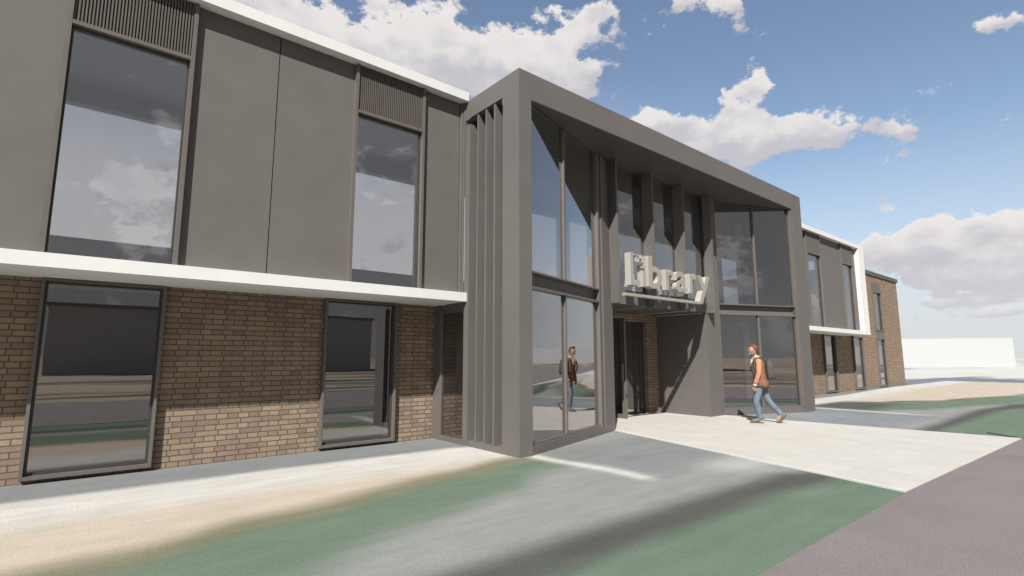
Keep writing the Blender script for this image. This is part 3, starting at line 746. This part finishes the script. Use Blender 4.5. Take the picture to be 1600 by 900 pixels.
# jacket: flared body, sleeves
rings = [(.815, -.035, .160, .185), (.90, -.03, .155, .180), (1.0, -.015, .145, .172), (1.12, 0, .135, .170), (1.25, .01, .138, .182), (1.36, .015, .132, .190), (1.435, .02, .115, .170), (1.485, .03, .085, .105), (1.505, .04, .066, .072)]
bm = bmesh.new(); loops = []
NR = 36
for (z, cx, rx, ry) in rings:
    lp = []
    for i in range(NR):
        t = 2 * math.pi * i / NR
        k = 1 + .022 * math.sin(5 * t + z * 11) * (1.5 - z)
        x = cx + rx * math.cos(t) * k; y = ry * math.sin(t) * k
        if z < 1.3: x += .05 * max(0, math.cos(t)) * (1.3 - z)      # fronts swing open
        lp.append(bm.verts.new((x, y, z + .012 * math.cos(t) * (1 if z < .9 else 0))))
    loops.append(lp)
for a, b in zip(loops, loops[1:]):
    for i in range(NR): bm.faces.new((a[i], a[(i + 1) % NR], b[(i + 1) % NR], b[i]))
bm.faces.new(loops[-1])
bmesh.ops.solidify(bm, geom=bm.faces[:], thickness=-0.006)
me1 = bpy.data.meshes.new('j'); bm.to_mesh(me1); bm.free()
sl = []
for (a, b, c) in ((shL, elL, wrL), (shR, elR, wrR)):
    mid = tuple((p + q) / 2 for p, q in zip(a, b)); m2 = tuple((p + q) / 2 for p, q in zip(b, c)); c2 = tuple(q + (p - q) * .05 for p, q in zip(b, c))
    sg = 1 if a[1] > 0 else -1
    v, e = chain((a[0], a[1] - .07 * sg, a[2] - .01, .075), (a[0], a[1] - .005 * sg, a[2] - .02, .078), (*mid, .066), (*b, .060), (*m2, .056), (*c2, .052))
    sl.append(skin('s', v, e, JACK, None, root=2))
put('jacket', merge([me1] + sl), JACK)
cf = []
for (b, c) in ((elL, wrL), (elR, wrR)):
    d = Vector(c) - Vector(b); d.normalize(); p = Vector(c) - d * .02; q = Vector(c) + d * .035
    v, e = chain((*p, .053), (*((p + q) / 2), .056), (*q, .052)); cf.append(skin('c', v, e, FLEE, None, sub=1))
# shearling collar and open front lining
col = []
pts = []
for i in range(9):
    t = math.pi * 2 * i / 8
    pts.append((.045 + .068 * math.cos(t) + .012, .074 * math.sin(t), 1.512 - .03 * max(0, math.cos(t)), .024))
v = pts[:-1]; e = [(i, (i + 1) % 8) for i in range(8)]
col.append(skin('c', v, e, FLEE, None, sub=1))
v, e = chain((.135, .03, 1.47, .022), (.165, .035, 1.38, .024), (.168, .03, 1.27, .012)); col.append(skin('c', v, e, FLEE, None, sub=1))
v, e = chain((.135, -.03, 1.47, .022), (.165, -.035, 1.38, .024), (.168, -.03, 1.27, .012)); col.append(skin('c', v, e, FLEE, None, sub=1))
put('collar', merge(col), FLEE)
for c_ in cf: put('cuff', c_, FLEE)
# jeans
def leg(h, k, a, tw):
    h_, k_, a_ = Vector(h), Vector(k), Vector(a)
    pts = [(h_ + Vector((0, 0, .03)), .105), (h_.lerp(k_, .35), .096), (h_.lerp(k_, .75), .082), (k_, .078), (k_.lerp(a_, .2), .076), (k_.lerp(a_, .45), .074), (k_.lerp(a_, .62), .067), (k_.lerp(a_, .80), .069), (k_.lerp(a_, .95), .066), (k_.lerp(a_, 1.06), .066)]
    out = []
    for i, (p, r) in enumerate(pts):
        w = tw * math.sin(i * 2.1) * .006
        out.append((p.x + w, p.y, p.z, r * .98, r * .92))
    return out
a1, e1 = chain((-.02, 0, 1.0, .12, .15), (-.015, 0, .93, .125, .155)); base = len(a1)
lv = leg(hipL, kneeL, ankL, 1); rv = leg(hipR, kneeR, ankR, -1)
Vj = a1 + lv + rv; Ej = e1 + [(1, base)] + [(base + i, base + i + 1) for i in range(len(lv) - 1)] + [(1, base + len(lv))] + [(base + len(lv) + i, base + len(lv) + i + 1) for i in range(len(rv) - 1)]
put('jeans', skin('j', Vj, Ej, JEAN, None, root=1), JEAN)
def shoe(ax, ay, az, pitch):
    def tr(me):
        c, s = math.cos(pitch), math.sin(pitch)
        for v in me.vertices:
            x, y, z = v.co; v.co = (ax + c * x + s * z, ay + y, az - s * x + c * z)
        return me
    v, e = chain((-.01, 0, .035, .050, .044), (-.02, 0, -.02, .052, .043), (.05, 0, -.035, .048, .042), (.13, 0, -.055, .036, .046), (.195, 0, -.065, .026, .038))
    up = tr(skin('s', v, e, SHOE, None))
    bm = bmesh.new()
    outl = []
    for i in range(20):
        t = 2 * math.pi * i / 20
        x = .075 + .150 * math.cos(t); w = .046 + .006 * math.cos(t) - .008 * math.exp(-((x - .03) / .05) ** 2)
        outl.append((x, w * math.sin(t)))
    prism(bm, outl, -.104, -.078)
    so = bpy.data.meshes.new('so'); bm.to_mesh(so); bm.free()
    return up, tr(so)
u1, s1 = shoe(.05, .085, .105, 0.0)
u2, s2 = shoe(-.40, -.085, .20, R(52))
for u, s_ in ((u1, s1), (u2, s2)):
    so = put('shoe', u, SHOE)
    q = put('sole', s_, SOLE); q.parent = so
# backpack
BP = empty('backpack', (HX, HY, 0.012), 'grey rounded backpack with front pocket worn on the walking person\'s back', 'backpack')
BP.rotation_euler = (0, 0, ang)
def pk(p):
    x, y, z = p; r = max(abs(y), abs(z) * .9)
    q = 1.25
    f = lambda a: math.copysign(min(1, abs(a) ** .62), a)
    return Vector((f(x), f(y) * (.9 if z > .3 else 1.0), f(z)))
m = put('bag_body', ball(-.215, 0, 1.215, .085, .145, .235, pk, 32, 24), PACK, BP)
put('front_pocket', ball(-.285, 0, 1.13, .045, .115, .125, pk), PACK, BP)
hl = skin('h', *chain((-.17, .03, 1.44, .008), (-.185, .02, 1.485, .008), (-.185, -.02, 1.485, .008), (-.17, -.03, 1.44, .008)), None, None, sub=1)
put('carry_handle', hl, PACKD, BP)
zp = skin('z', *chain((-.235, .135, 1.05, .006), (-.262, .125, 1.25, .006), (-.245, .105, 1.40, .006), (-.25, 0, 1.44, .006), (-.245, -.105, 1.40, .006), (-.262, -.125, 1.25, .006)), None, None, sub=1)
put('zip', zp, PACKD, BP)
for s in (1, -1):
    st = skin('st', *chain((-.14, s * .09, 1.40, .010, .024), (-.05, s * .11, 1.478, .010, .024), (.06, s * .115, 1.468, .010, .024), (.155, s * .125, 1.36, .010, .024), (.165, s * .14, 1.22, .010, .022), (.09, s * .185, 1.10, .009, .016), (-.08, s * .15, 1.03, .009, .014)), None, None, sub=1)
    put('shoulder_strap', st, PACKD, BP)
